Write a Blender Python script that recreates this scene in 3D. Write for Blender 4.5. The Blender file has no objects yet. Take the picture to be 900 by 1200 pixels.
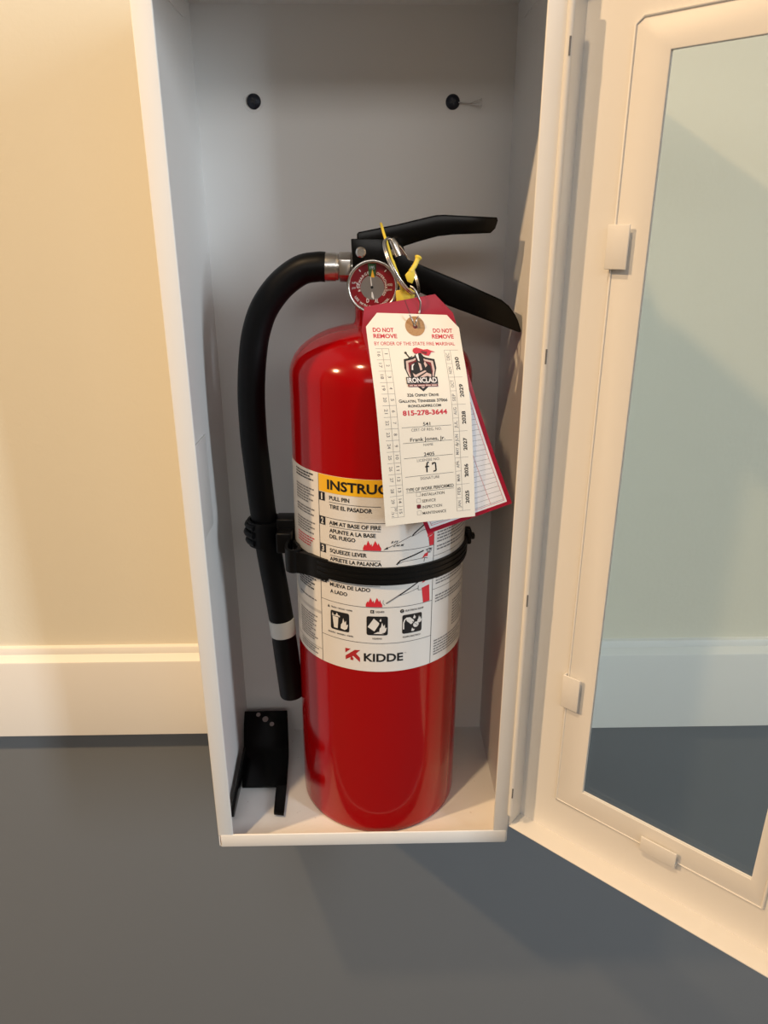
import bpy, bmesh, math, random
from mathutils import Vector, Matrix, geometry

random.seed(7)
SC = bpy.context.scene
COL = SC.collection

# ------------------------------------------------------------------ camera, world, lights, exposure
cam = bpy.data.cameras.new('camera')
cam.sensor_fit = 'AUTO'
cam.sensor_width = 36.0
cam.lens = 36.0 * 850.0 / 1200.0
cam.clip_start = 0.01
cam_o = bpy.data.objects.new('camera', cam)
COL.objects.link(cam_o)
_F = Vector((0.01840774, 0.93461515, -0.35518401))
_R = Vector((0.99979068, -0.02037926, -0.00180998))
_U = Vector((0.00893002, 0.35507635, 0.93479465))
_M = Matrix((_R, _U, -_F)).transposed().to_4x4()
_M.translation = Vector((0.121328, -0.444781, 0.450814))
cam_o.matrix_world = _M
SC.camera = cam_o

vs = SC.view_settings
SC.display_settings.display_device = 'sRGB'
vs.view_transform = 'Standard'
vs.look = 'None'
vs.exposure = -0.10
vs.gamma = 1.0
vs.use_curve_mapping = False

world = bpy.data.worlds.new('world')
SC.world = world
world.use_nodes = True
world.node_tree.nodes['Background'].inputs['Color'].default_value = (0.05, 0.05, 0.05, 1)
world.node_tree.nodes['Background'].inputs['Strength'].default_value = 1.0


def area(name, loc, target, shape, sx, sy, power, color):
    l = bpy.data.lights.new(name, 'AREA')
    l.shape = shape
    l.size = sx
    l.size_y = sy
    l.energy = power
    l.color = color
    o = bpy.data.objects.new(name, l)
    COL.objects.link(o)
    o.location = loc
    d = Vector(target) - Vector(loc)
    o.rotation_euler = d.to_track_quat('-Z', 'Y').to_euler()
    return o


# a row of warm ceiling downlights along the wall, a tall daylight window at the right-hand end of the hall
area('downlight_warm', (-1.68, -0.765, 1.74), (-1.58, -0.70, 0.0), 'DISK', 0.10, 0.10, 60, (1.0, 0.65, 0.34))
area('downlight_near', (-0.46, -0.735, 1.74), (-0.45, -0.70, 0.0), 'DISK', 0.08, 0.08, 18, (1.0, 0.69, 0.39))
area('window_daylight', (2.42, -1.82, 0.98), (0.1, 0.0, 0.45), 'RECTANGLE', 0.26, 1.48, 50, (0.82, 0.92, 1.0))
area('room_fill', (0.4, -2.7, 1.45), (0.2, 0.0, 0.2), 'RECTANGLE', 2.6, 0.5, 17, (1.0, 0.96, 0.92))  # added soft fill to lift the ambient level


# ------------------------------------------------------------------ materials
def nodes_of(m):
    return m.node_tree.nodes, m.node_tree.links


def mat(name, col, rough=0.5, metal=0.0, coat=0.0, spec=0.5, bump=None, mottle=None, coat_rough=0.05):
    """bump = (scale, strength, distance); mottle = (scale, amount, second colour)."""
    m = bpy.data.materials.new(name)
    m.use_nodes = True
    N, L = nodes_of(m)
    b = N['Principled BSDF']
    b.inputs['Base Color'].default_value = (*col, 1)
    b.inputs['Roughness'].default_value = rough
    b.inputs['Metallic'].default_value = metal
    b.inputs['Coat Weight'].default_value = coat
    b.inputs['Coat Roughness'].default_value = coat_rough
    b.inputs['Specular IOR Level'].default_value = spec
    tc = None
    if bump or mottle:
        tc = N.new('ShaderNodeTexCoord')
    if bump:
        n = N.new('ShaderNodeTexNoise')
        n.inputs['Scale'].default_value = bump[0]
        n.inputs['Detail'].default_value = 3
        L.new(tc.outputs['Object'], n.inputs['Vector'])
        bp = N.new('ShaderNodeBump')
        bp.inputs['Strength'].default_value = bump[1]
        bp.inputs['Distance'].default_value = bump[2]
        L.new(n.outputs['Fac'], bp.inputs['Height'])
        L.new(bp.outputs['Normal'], b.inputs['Normal'])
    if mottle:
        n = N.new('ShaderNodeTexNoise')
        n.inputs['Scale'].default_value = mottle[0]
        n.inputs['Detail'].default_value = 5
        L.new(tc.outputs['Object'], n.inputs['Vector'])
        r = N.new('ShaderNodeValToRGB')
        r.color_ramp.elements[0].position = 1 - mottle[1]
        r.color_ramp.elements[1].position = min(1.0, 1 - mottle[1] + 0.06)
        r.color_ramp.elements[0].color = (*col, 1)
        r.color_ramp.elements[1].color = (*mottle[2], 1)
        L.new(n.outputs['Fac'], r.inputs['Fac'])
        L.new(r.outputs['Color'], b.inputs['Base Color'])
    return m


M = {}
M['wall'] = mat('cream wall paint', (0.75, 0.71, 0.585), 0.65, bump=(260, 0.25, 0.0006))
M['dado'] = mat('charcoal dado paint', (0.175, 0.190, 0.205), 0.40, bump=(180, 0.10, 0.0006))
M['trim'] = mat('white trim paint', (0.76, 0.75, 0.72), 0.38, bump=(60, 0.05, 0.0006))
M['room'] = mat('room wall paint', (0.18, 0.175, 0.17), 0.8)
M['ceil'] = mat('ceiling paint', (0.45, 0.45, 0.44), 0.9)
M['carpet'] = mat('grey carpet', (0.12, 0.115, 0.11), 0.95, bump=(300, 0.4, 0.003))
M['enamel'] = mat('white cabinet enamel', (0.78, 0.775, 0.76), 0.42, bump=(420, 0.04, 0.0002))
M['enamel_floor'] = mat('dusty white enamel', (0.77, 0.765, 0.75), 0.40, bump=(300, 0.08, 0.0003),
                        mottle=(140, 0.31, (0.52, 0.47, 0.44)))
M['red'] = mat('red gloss paint', (0.32, 0.001, 0.0025), 0.12, spec=0.42)
M['black'] = mat('black satin plastic', (0.003, 0.003, 0.0035), 0.36, spec=0.2)
M['blackmetal'] = mat('black powder coat', (0.0025, 0.0025, 0.0025), 0.24, spec=0.2)
M['rubber'] = mat('black rubber hose', (0.003, 0.003, 0.0035), 0.42, spec=0.18, bump=(500, 0.1, 0.0002))
M['strap'] = mat('black nylon strap', (0.004, 0.004, 0.004), 0.36, spec=0.22)
M['steel'] = mat('bright steel', (0.72, 0.69, 0.65), 0.24, metal=1.0)
M['wire'] = mat('steel wire', (0.55, 0.54, 0.53), 0.3, metal=1.0)
M['darkscrew'] = mat('dark blue black screw', (0.012, 0.015, 0.026), 0.4, metal=0.3)
M['whiteband'] = mat('pale grey band', (0.62, 0.62, 0.59), 0.45)
M['brass'] = mat('brass valve', (0.50, 0.38, 0.16), 0.3, metal=1.0)
M['yellow'] = mat('yellow seal plastic', (0.74, 0.58, 0.06), 0.4)
M['labelwhite'] = mat('white label vinyl', (0.72, 0.71, 0.69), 0.26)
M['labelyellow'] = mat('yellow label ink', (0.86, 0.49, 0.02), 0.30)
M['ink'] = mat('black ink', (0.012, 0.012, 0.014), 0.4)
M['inkgrey'] = mat('grey ink', (0.17, 0.17, 0.18), 0.5)
M['inklight'] = mat('pale grey ink', (0.48, 0.48, 0.48), 0.5)
M['inkred'] = mat('red ink', (0.60, 0.025, 0.04), 0.4)
M['logored'] = mat('dark red ink', (0.40, 0.02, 0.025), 0.4)
M['card'] = mat('ivory card', (0.80, 0.785, 0.72), 0.6)
M['cardwhite'] = mat('white record card', (0.80, 0.80, 0.84), 0.6)
M['tagred'] = mat('tag red ink', (0.55, 0.03, 0.06), 0.5)
M['maroon'] = mat('maroon ink', (0.16, 0.015, 0.025), 0.5)
M['pink'] = mat('pale rose ink', (0.62, 0.48, 0.46), 0.5)
M['redvinyl'] = mat('crimson vinyl holder', (0.33, 0.008, 0.030), 0.30)
M['hole'] = mat('bare metal seen through bolt hole', (0.22, 0.18, 0.17), 0.6)
M['kraft'] = mat('kraft paper ring', (0.42, 0.25, 0.12), 0.7, mottle=(900, 0.45, (0.36, 0.20, 0.09)))
M['dialred'] = mat('gauge red', (0.24, 0.004, 0.010), 0.35)
M['green'] = mat('gauge green', (0.03, 0.10, 0.025), 0.4)
M['dialsilver'] = mat('brushed dial centre', (0.55, 0.50, 0.47), 0.30, metal=0.9)
M['inkwhite'] = mat('white ink', (0.78, 0.76, 0.74), 0.4)
M['needle'] = mat('orange needle', (0.75, 0.40, 0.03), 0.4)


def glass_mat(name, tint, rough=0.0, ior=1.45):
    m = bpy.data.materials.new(name)
    m.use_nodes = True
    N, L = nodes_of(m)
    N.remove(N['Principled BSDF'])
    out = N['Material Output']
    tr = N.new('ShaderNodeBsdfTransparent')
    tr.inputs['Color'].default_value = (*tint, 1)
    gl = N.new('ShaderNodeBsdfGlossy')
    gl.inputs['Roughness'].default_value = rough
    f0 = ((ior - 1) / (ior + 1)) ** 2
    lw = N.new('ShaderNodeLayerWeight')
    lw.inputs['Blend'].default_value = 0.5
    pw = N.new('ShaderNodeMath')
    pw.operation = 'POWER'
    pw.inputs[1].default_value = 5.0
    L.new(lw.outputs['Facing'], pw.inputs[0])
    fr = N.new('ShaderNodeMath')
    fr.operation = 'MULTIPLY_ADD'
    fr.inputs[1].default_value = 1.0 - f0
    fr.inputs[2].default_value = f0
    L.new(pw.outputs['Value'], fr.inputs[0])
    mx = N.new('ShaderNodeMixShader')
    L.new(fr.outputs['Value'], mx.inputs['Fac'])
    L.new(tr.outputs['BSDF'], mx.inputs[1])
    L.new(gl.outputs['BSDF'], mx.inputs[2])
    L.new(mx.outputs['Shader'], out.inputs['Surface'])
    return m


M['glass'] = glass_mat('clear door glass', (0.905, 0.935, 0.93), 0.02)
M['lens'] = glass_mat('gauge lens', (0.97, 0.97, 0.97), 0.02, 1.2)


# ------------------------------------------------------------------ mesh helpers
def obj(name, bm, m, parent=None, smooth=None, recalc=True):
    me = bpy.data.meshes.new(name)
    if recalc:
        bmesh.ops.recalc_face_normals(bm, faces=bm.faces)
    if smooth is not None:
        a = math.radians(smooth)
        for f in bm.faces:
            f.smooth = True
        for e in bm.edges:
            if len(e.link_faces) == 2:
                e.smooth = e.calc_face_angle(0) < a
            else:
                e.smooth = False
    bm.to_mesh(me)
    bm.free()
    for x in (m if isinstance(m, (list, tuple)) else [m]):
        me.materials.append(x)
    o = bpy.data.objects.new(name, me)
    COL.objects.link(o)
    if parent is not None:
        o.parent = parent
    return o


def empty(name, loc=(0, 0, 0), parent=None, rot=(0, 0, 0)):
    o = bpy.data.objects.new(name, None)
    o.empty_display_size = 0.02
    COL.objects.link(o)
    o.location = loc
    o.rotation_euler = rot
    if parent is not None:
        o.parent = parent
    return o


def tag(o, label, cat, group=None, kind=None):
    o['label'] = label
    o['category'] = cat
    if group:
        o['group'] = group
    if kind:
        o['kind'] = kind
    return o


def bevel(bm, w, seg=2, edges=None):
    if edges is None:
        edges = [e for e in bm.edges if len(e.link_faces) == 2 and e.calc_face_angle(0) > 0.6]
    bmesh.ops.bevel(bm, geom=edges, offset=w, segments=seg, affect='EDGES', profile=0.5, clamp_overlap=True)


def box(bm, x0, x1, y0, y1, z0, z1, T=None):
    vs_ = [bm.verts.new(Vector((x, y, z)) if T is None else T(x, y, z)) for x in (x0, x1) for y in (y0, y1) for z in (z0, z1)]
    for f in ((0, 1, 3, 2), (4, 6, 7, 5), (0, 4, 5, 1), (2, 3, 7, 6), (0, 2, 6, 4), (1, 5, 7, 3)):
        bm.faces.new([vs_[i] for i in f])


def boxobj(name, b, m, parent=None, bev=0.0, T=None, seg=2):
    bm = bmesh.new()
    box(bm, *b, T=T)
    if bev:
        bmesh.ops.recalc_face_normals(bm, faces=bm.faces)
        bevel(bm, bev, seg)
    return obj(name, bm, m, parent, smooth=50 if bev else None)


def prism(bm, pts, a0, a1, T):
    """Polygon pts (2-D) extruded between a0 and a1; T(u, v, a) -> Vector."""
    A = [bm.verts.new(T(u, v, a0)) for u, v in pts]
    B = [bm.verts.new(T(u, v, a1)) for u, v in pts]
    n = len(pts)
    bm.faces.new(A)
    bm.faces.new(B[::-1])
    for i in range(n):
        bm.faces.new((A[i], B[i], B[(i + 1) % n], A[(i + 1) % n]))


def lathe(bm, prof, n=48, T=None, cap=True):
    """prof: (r, z) pairs about the z axis; T maps local (x, y, z)."""
    T = T or (lambda x, y, z: Vector((x, y, z)))
    rings = []
    for r, z in prof:
        if r < 1e-7:
            rings.append([bm.verts.new(T(0, 0, z))])
        else:
            rings.append([bm.verts.new(T(r * math.cos(2 * math.pi * k / n), r * math.sin(2 * math.pi * k / n), z)) for k in range(n)])
    for a, b in zip(rings, rings[1:]):
        for k in range(n):
            k2 = (k + 1) % n
            if len(a) == 1 and len(b) > 1:
                bm.faces.new((a[0], b[k], b[k2]))
            elif len(b) == 1 and len(a) > 1:
                bm.faces.new((a[k], a[k2], b[0]))
            elif len(a) > 1:
                bm.faces.new((a[k], a[k2], b[k2], b[k]))
    if cap:
        for r in (rings[0], rings[-1]):
            if len(r) > 2:
                bm.faces.new(r)


def axisT(origin, axis):
    """A map that turns the local z axis into AXIS at ORIGIN."""
    q = Vector((0, 0, 1)).rotation_difference(Vector(axis).normalized())
    o = Vector(origin)
    return lambda x, y, z: o + q @ Vector((x, y, z))


def catmull(pts, per=8):
    P = [Vector(p) for p in pts]
    out = []
    for i in range(len(P) - 1):
        p0 = P[i - 1] if i else P[0] * 2 - P[1]
        p3 = P[i + 2] if i + 2 < len(P) else P[-1] * 2 - P[-2]
        p1, p2 = P[i], P[i + 1]
        for k in range(per):
            t = k / per
            out.append(0.5 * ((2 * p1) + (-p0 + p2) * t + (2 * p0 - 5 * p1 + 4 * p2 - p3) * t * t + (-p0 + 3 * p1 - 3 * p2 + p3) * t ** 3))
    out.append(P[-1])
    return out


def tube(bm, path, r, n=12, closed=False, flat=1.0):
    """r is a number or a list; flat squeezes the section."""
    P = [Vector(p) for p in path]
    m_ = len(P)
    rings = []
    up = None
    for i in range(m_):
        a = P[(i - 1) % m_] if (closed or i) else P[0]
        b = P[(i + 1) % m_] if (closed or i < m_ - 1) else P[-1]
        t = (b - a).normalized()
        if up is None:
            up = Vector((0, 1, 0)) if abs(t.y) < 0.9 else Vector((1, 0, 0))
        s = t.cross(up).normalized()
        up = s.cross(t).normalized()
        rr = r[i] if isinstance(r, (list, tuple)) else r
        rings.append([bm.verts.new(P[i] + s * (rr * math.cos(2 * math.pi * k / n)) + up * (rr * flat * math.sin(2 * math.pi * k / n))) for k in range(n)])
    pairs = list(zip(rings, rings[1:]))
    if closed:
        pairs.append((rings[-1], rings[0]))
    for a, b in pairs:
        for k in range(n):
            k2 = (k + 1) % n
            bm.faces.new((a[k], a[k2], b[k2], b[k]))
    if not closed:
        bm.faces.new(rings[0][::-1])
        bm.faces.new(rings[-1])


def band(bm, path, z0, z1, th, dz=None):
    """A flat band: plan polyline (x, y) with thickness th to its left, from z0 to z1."""
    n = len(path)
    V = []
    for i, (x, y) in enumerate(path):
        a = Vector(path[max(0, i - 1)])
        b = Vector(path[min(n - 1, i + 1)])
        t = (b - a).normalized()
        nn = Vector((t.y, -t.x))
        q = dz[i] if dz else 0.0
        V.append([bm.verts.new((x + nn.x * o, y + nn.y * o, z + q)) for o, z in ((0, z0), (th, z0), (th, z1), (0, z1))])
    for a, b in zip(V, V[1:]):
        for k in range(4):
            bm.faces.new((a[k], b[k], b[(k + 1) % 4], a[(k + 1) % 4]))
    bm.faces.new(V[0])
    bm.faces.new(V[-1][::-1])


# ------------------------------------------------------------------ flat print (lettering) helpers
_TEXT = {}


def text_mesh(s, bold=0.0, small=False):
    key = (s, bold, small)
    if key not in _TEXT:
        c = bpy.data.curves.new('lettering', 'FONT')
        c.body = s
        c.size = 1.0
        c.resolution_u = 3
        c.fill_mode = 'FRONT'
        c.offset = bold
        if small:
            c.small_caps_scale = 0.78
            for k in range(len(s)):
                c.body_format[k].use_small_caps = True
        o = bpy.data.objects.new('lettering', c)
        COL.objects.link(o)
        dg = bpy.context.evaluated_depsgraph_get()
        dg.update()
        me = o.evaluated_get(dg).to_mesh()
        vv = [(v.co.x, v.co.y) for v in me.vertices]
        ff = [tuple(p.vertices) for p in me.polygons]
        o.evaluated_get(dg).to_mesh_clear()
        bpy.data.objects.remove(o)
        bpy.data.curves.remove(c)
        _TEXT[key] = (vv, ff)
    return _TEXT[key]


CAP = None


class Print:
    """Collects 2-D ink shapes (u right, v up), then lays them on a surface."""

    def __init__(self):
        self.v, self.f, self.m, self.l = [], [], [], []

    def add(self, verts, faces, mi=0, lay=0):
        o = len(self.v)
        self.v += verts
        self.l += [lay] * len(verts)
        self.f += [tuple(i + o for i in f) for f in faces]
        self.m += [mi] * len(faces)

    def rect(self, u0, v0, u1, v1, mi=0, lay=0, step=3.0):
        n = max(1, int(abs(u1 - u0) / step + 0.99))
        k = max(1, int(abs(v1 - v0) / step + 0.99))
        vv = [(u0 + (u1 - u0) * i / n, v0 + (v1 - v0) * j / k) for i in range(n + 1) for j in range(k + 1)]
        self.add(vv, [(i * (k + 1) + j, (i + 1) * (k + 1) + j, (i + 1) * (k + 1) + j + 1, i * (k + 1) + j + 1) for i in range(n) for j in range(k)], mi, lay)

    def line(self, pts, w, mi=0, lay=0, step=3.0):
        for (a, b), (c, d) in zip(pts, pts[1:]):
            L_ = math.hypot(c - a, d - b)
            if L_ < 1e-9:
                continue
            nx, ny = -(d - b) / L_ * w / 2, (c - a) / L_ * w / 2
            n = max(1, int(L_ / step + 0.99))
            vv = []
            for i in range(n + 1):
                t = i / n
                x, y = a + (c - a) * t, b + (d - b) * t
                vv += [(x + nx, y + ny), (x - nx, y - ny)]
            self.add(vv, [(2 * i, 2 * i + 1, 2 * i + 3, 2 * i + 2) for i in range(n)], mi, lay)

    def poly(self, pts, mi=0, lay=0):
        tri = geometry.tessellate_polygon([[Vector((x, y, 0)) for x, y in pts]])
        self.add(list(pts), [tuple(t) for t in tri], mi, lay)

    def disc(self, u, v, r, mi=0, lay=0, n=24, r0=0.0):
        if r0 <= 0:
            self.add([(u + r * math.cos(2 * math.pi * k / n), v + r * math.sin(2 * math.pi * k / n)) for k in range(n)], [tuple(range(n))], mi, lay)
        else:
            vv = [(u + q * math.cos(2 * math.pi * k / n), v + q * math.sin(2 * math.pi * k / n)) for k in range(n) for q in (r0, r)]
            self.add(vv, [(2 * k, 2 * k + 1, (2 * k + 3) % (2 * n), (2 * k + 2) % (2 * n)) for k in range(n)], mi, lay)

    def rrect(self, u0, v0, u1, v1, r, mi=0, lay=0):
        """A rounded square built from strips, so that it can follow a curve."""
        n = 10
        xs = [u0 + (u1 - u0) * i / n for i in range(n + 1)]
        xs = sorted(set(xs + [u0 + r * q for q in (0.15, 0.4, 0.7)] + [u1 - r * q for q in (0.15, 0.4, 0.7)]))
        vv = []
        for x in xs:
            d = max(0.0, u0 + r - x, x - (u1 - r))
            c = r - math.sqrt(max(0, r * r - d * d))
            vv += [(x, v0 + c), (x, v1 - c)]
        self.add(vv, [(2 * i, 2 * i + 2, 2 * i + 3, 2 * i + 1) for i in range(len(xs) - 1)], mi, lay)

    def text(self, s, u0, v0, u1, cap, mi=0, lay=0, bold=0.0, rot=0, small=False, slant=0.0):
        """Lettering with its baseline from (u0, v0), u1 - u0 long (in its own direction), capitals CAP high.
        rot 90 reads upward, -90 reads downward; then (u0, v0) is where the baseline starts and u1 the length."""
        global CAP
        if CAP is None:
            hv, _ = text_mesh('H')
            CAP = max(y for _, y in hv)
        vv, ff = text_mesh(s, bold, small)
        x0 = min(x for x, _ in vv)
        x1 = max(x for x, _ in vv)
        L_ = (u1 - u0) if rot == 0 else u1
        kx, ky = L_ / (x1 - x0), cap / CAP
        out = []
        for x, y in vv:
            a, b = (x - x0) * kx + slant * y * ky, y * ky
            if rot == 0:
                out.append((u0 + a, v0 + b))
            elif rot == 90:
                out.append((u0 - b, v0 + a))
            else:
                out.append((u0 + b, v0 - a))
        self.add(out, ff, mi, lay)

    def dashes(self, u0, u1, v, h, mi=0, lay=0, seed=0):
        """A line of print too small to read: word-long strokes."""
        rnd = random.Random(seed * 7919 + int(v * 100))
        u = u0
        while u < u1 - 0.8:
            w = min(rnd.uniform(1.2, 4.6), u1 - u)
            self.rect(u, v, u + w, v + h, mi, lay)
            u += w + 0.55

    def emit(self, name, T, mats, parent):
        """T(u, v, layer) -> Vector. Faces are turned to the side T's layers rise to."""
        me = bpy.data.meshes.new(name)
        vs3 = [T(u, v, l) for (u, v), l in zip(self.v, self.l)]
        faces = []
        for f in self.f:
            a = sum((self.v[f[i]][0] * self.v[f[(i + 1) % len(f)]][1] - self.v[f[(i + 1) % len(f)]][0] * self.v[f[i]][1]) for i in range(len(f)))
            faces.append(f if a >= 0 else f[::-1])
        me.from_pydata(vs3, [], faces)
        for x in mats:
            me.materials.append(x)
        for p, mi in zip(me.polygons, self.m):
            p.material_index = mi
        me.update()
        o = bpy.data.objects.new(name, me)
        COL.objects.link(o)
        o.parent = parent
        return o


# ------------------------------------------------------------------ the setting
W, D, H = 0.2268, 0.1438, 0.6005          # cabinet: width, inner depth, height
YW = 0.1456                               # wall plane
ZF, ZC = -0.86, 1.76                      # floor and ceiling


def struct(o, label=None):
    o['kind'] = 'structure'
    if label:
        o['label'] = label
    return o


def slab(name, b, m):
    return struct(boxobj(name, b, m))


X0, X1, YF = -2.9, 2.7, -3.1
slab('wall_back', (X0, X1, YW, YW + 0.1, 0.045, ZC), M['wall'])
slab('wall_back_lower', (X0, X1, YW, YW + 0.1, ZF, 0.045), M['dado'])
slab('wall_left', (X0 - 0.1, X0, YF, YW + 0.1, ZF, ZC), M['room'])
slab('wall_right', (X1, X1 + 0.1, YF, YW + 0.1, ZF, ZC), M['room'])
slab('wall_front', (X0 - 0.1, X1 + 0.1, YF - 0.1, YF, ZF, ZC), M['room'])
slab('floor', (X0 - 0.1, X1 + 0.1, YF - 0.1, YW + 0.1, ZF - 0.1, ZF), M['carpet'])
slab('ceiling', (X0 - 0.1, X1 + 0.1, YF - 0.1, YW + 0.1, ZC, ZC + 0.1), M['ceil'])


def rail(name, xa, xb):
    prof = [(0.0, 0.0058), (-0.0125, 0.0058), (-0.0125, 0.0842), (-0.0119, 0.0860), (-0.0062, 0.0902), (-0.0052, 0.0905), (-0.0050, 0.0935), (-0.0036, 0.0964), (0.0, 0.0972)]
    bm = bmesh.new()
    prism(bm, prof, xa, xb, lambda y, z, x: Vector((x, YW + y, z)))
    return struct(obj(name, bm, M['trim'], smooth=30))


rail('trim_1', X0, -0.0006)
rail('trim_2', W + 0.0006, X1)

# ------------------------------------------------------------------ cabinet
cab = empty('extinguisher_cabinet', (W / 2, D, 0))
tag(cab, 'open white metal fire extinguisher cabinet with hinged glass door, mounted on wall', 'cabinet')
CO = Vector((W / 2, D, 0))


def CT(x, y, z):
    return Vector((x, y, z)) - CO


TH = 0.0012
boxobj('back_panel', (0, W, D, D + TH, 0, H), M['enamel'], cab, T=CT)
boxobj('side_panel', (-0.0004, 0.0004, 0.0006, D, 0.0004, H - 0.0004), M['enamel'], cab, T=CT)
boxobj('side_panel', (W - 0.0004, W + 0.0004, 0.0006, D, 0.0004, H - 0.0004), M['enamel'], cab, T=CT)
boxobj('bottom_panel', (0, W, 0.0006, D, 0.0, 0.0010), M['enamel_floor'], cab, T=CT)
boxobj('top_panel', (0, W, 0.0006, D, H - 0.0010, H), M['enamel'], cab, T=CT)
TL, TR, ZB, ZT = 0.0111, 0.0110, 0.01165, 0.0128
boxobj('front_flange', (-0.0006, TL, 0, 0.0016, ZB - 0.0012, H), M['enamel'], cab, 0.0007, CT)
boxobj('front_flange', (W - TR, W + 0.0006, 0, 0.0016, ZB - 0.0012, H), M['enamel'], cab, 0.0007, CT)
boxobj('front_flange', (0.0010, W - 0.0004, -0.0002, 0.0014, -0.0004, ZB), M['enamel'], cab, 0.0006, CT)
boxobj('front_flange', (0.0, W, 0.0002, 0.0014, H - ZT - 0.0012, H), M['enamel'], cab, 0.0006, CT)
for xa, xb in ((0.0004, 0.0011), (W - 0.0011, W - 0.0004)):      # welded tabs of the top panel on the side walls
    bm = bmesh.new()
    prism(bm, [(0.0016, H - 0.001), (0.0016, H - 0.0150), (0.118, H - 0.0146), (0.133, H - 0.0118), (0.142, H - 0.001)], xa, xb,
          lambda y, z, x: CT(x, y, z))
    obj('weld_tab', bm, M['enamel'], cab)
sp = boxobj('strike_plate', (0.0004, 0.0018, 0.010, 0.0710, 0.2465, 0.3165), M['enamel'], cab, 0.0004, CT)
sp['label'] = 'pale latch strike plate'

# two dark wood screws through the back panel
for i, (sx, sz) in enumerate(((0.0408, 0.5408), (0.1827, 0.5407))):
    bm = bmesh.new()
    T0 = axisT(CT(sx, D, sz), (0, -1, 0))
    lathe(bm, [(0.0, 0.0), (0.0051, 0.0), (0.0051, 0.0004), (0.0044, 0.0014), (0.0030, 0.0023), (0.0012, 0.0026), (0.0, 0.0026)], 28, T0, cap=False)
    s = obj('mounting_screw', bm, M['darkscrew'], cab, smooth=40)
    bm = bmesh.new()
    for a in (0.35, 0.35 + math.pi / 2):
        ca, sa = math.cos(a), math.sin(a)
        prism(bm, [(-0.0022, -0.0004), (0.0022, -0.0004), (0.0022, 0.0004), (-0.0022, 0.0004)], 0.0018, 0.00272,
              lambda u, v, h, ca=ca, sa=sa: T0(u * ca - v * sa, u * sa + v * ca, h))
    obj('cross_recess', bm, M['ink'], s)
    if i == 0:
        bm = bmesh.new()
        lathe(bm, [(0.0052, 0.0), (0.0068, 0.0), (0.0066, 0.0003), (0.0052, 0.0005)], 28, axisT(CT(sx - 0.0006, D, sz - 0.0002), (0, -1, 0)), cap=False)
        w_ = obj('screw_dimple', bm, M['enamel'], s, smooth=40)

# wire scrap poking out from behind the right screw
ws = empty('wire_scrap', (0.190, D - 0.001, 0.540))
tag(ws, 'thin forked wire scrap poking out beside the right black screw', 'wire')
WO = Vector((0.190, D - 0.001, 0.540))
bm = bmesh.new()
yw = D - 0.0016
tube(bm, [Vector(p) - WO for p in catmull([(0.1868, yw, 0.5402), (0.190, yw - 0.0006, 0.5399), (0.1942, yw - 0.0008, 0.5394), (0.1958, yw - 0.0012, 0.5393)], 4)], 0.00045, 8)
obj('wire_stem', bm, M['wire'], ws, smooth=60)
bm = bmesh.new()
tube(bm, [Vector(p) - WO for p in catmull([(0.2026, yw - 0.002, 0.5418), (0.1990, yw - 0.0016, 0.5408), (0.1962, yw - 0.0012, 0.5398), (0.1956, yw - 0.001, 0.5393),
                                           (0.1962, yw - 0.0012, 0.5388), (0.1992, yw - 0.0016, 0.5384), (0.2028, yw - 0.002, 0.5376)], 4)], 0.0004, 8)
for z in (0.5418, 0.5376):
    tube(bm, [Vector((0.2027, yw - 0.002, z + 0.0007)) - WO, Vector((0.2027, yw - 0.002, z - 0.0007)) - WO], 0.00045, 8)
obj('wire_fork', bm, M['wire'], ws, smooth=60)

# ---- hinged door, swung open by about 137 degrees
ANG = math.radians(42.6)
DU = Vector((math.cos(ANG), -math.sin(ANG), 0))
DN = Vector((-math.sin(ANG), -math.cos(ANG), 0))
HP = Vector((0.2285, 0.0010, 0))
DC = HP - 0.017 * DN


def DT(s, h, z):
    return DC + DU * s + DN * h + Vector((0, 0, z)) - CO


Z0, Z1, DL = 0.0155, 0.5875, 0.2220
GS0, GS1, GZ0, GZ1 = 0.0496, 0.1668, 0.0668, 0.5392       # glass opening


def frame_mesh(bm, s0, s1, z0, z1, a0, a1, b0, b1, h0, h1, cham=0.0):
    """A flat frame with a rectangular opening; cham cuts its upper hinge-side corner."""
    ou = [(s0, z0), (s1, z0), (s1, z1), (s0 + cham, z1), (s0, z1 - cham * 0.75)] if cham else [(s0, z0), (s1, z0), (s1, z1), (s0, z1)]
    inn = [(a0, b0), (a1, b0), (a1, b1), (a0, b1), (a0, b1)] if cham else [(a0, b0), (a1, b0), (a1, b1), (a0, b1)]
    n = len(ou)
    O = [[bm.verts.new(DT(s, h, z)) for s, z in ou] for h in (h0, h1)]
    I = []
    for h in (h0, h1):
        four = [bm.verts.new(DT(s, h, z)) for s, z in inn[:4]]
        I.append(four + ([four[3]] if cham else []))
    for i in range(n):
        j = (i + 1) % n
        for k in (0, 1):
            q = [O[k][i], O[k][j], I[k][j], I[k][i]]
            q = [v for t, v in enumerate(q) if v not in q[:t]]
            bm.faces.new(q)
        bm.faces.new((O[0][i], O[0][j], O[1][j], O[1][i]))
        if I[0][i] is not I[0][j]:
            bm.faces.new((I[0][i], I[0][j], I[1][j], I[1][i]))


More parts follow.
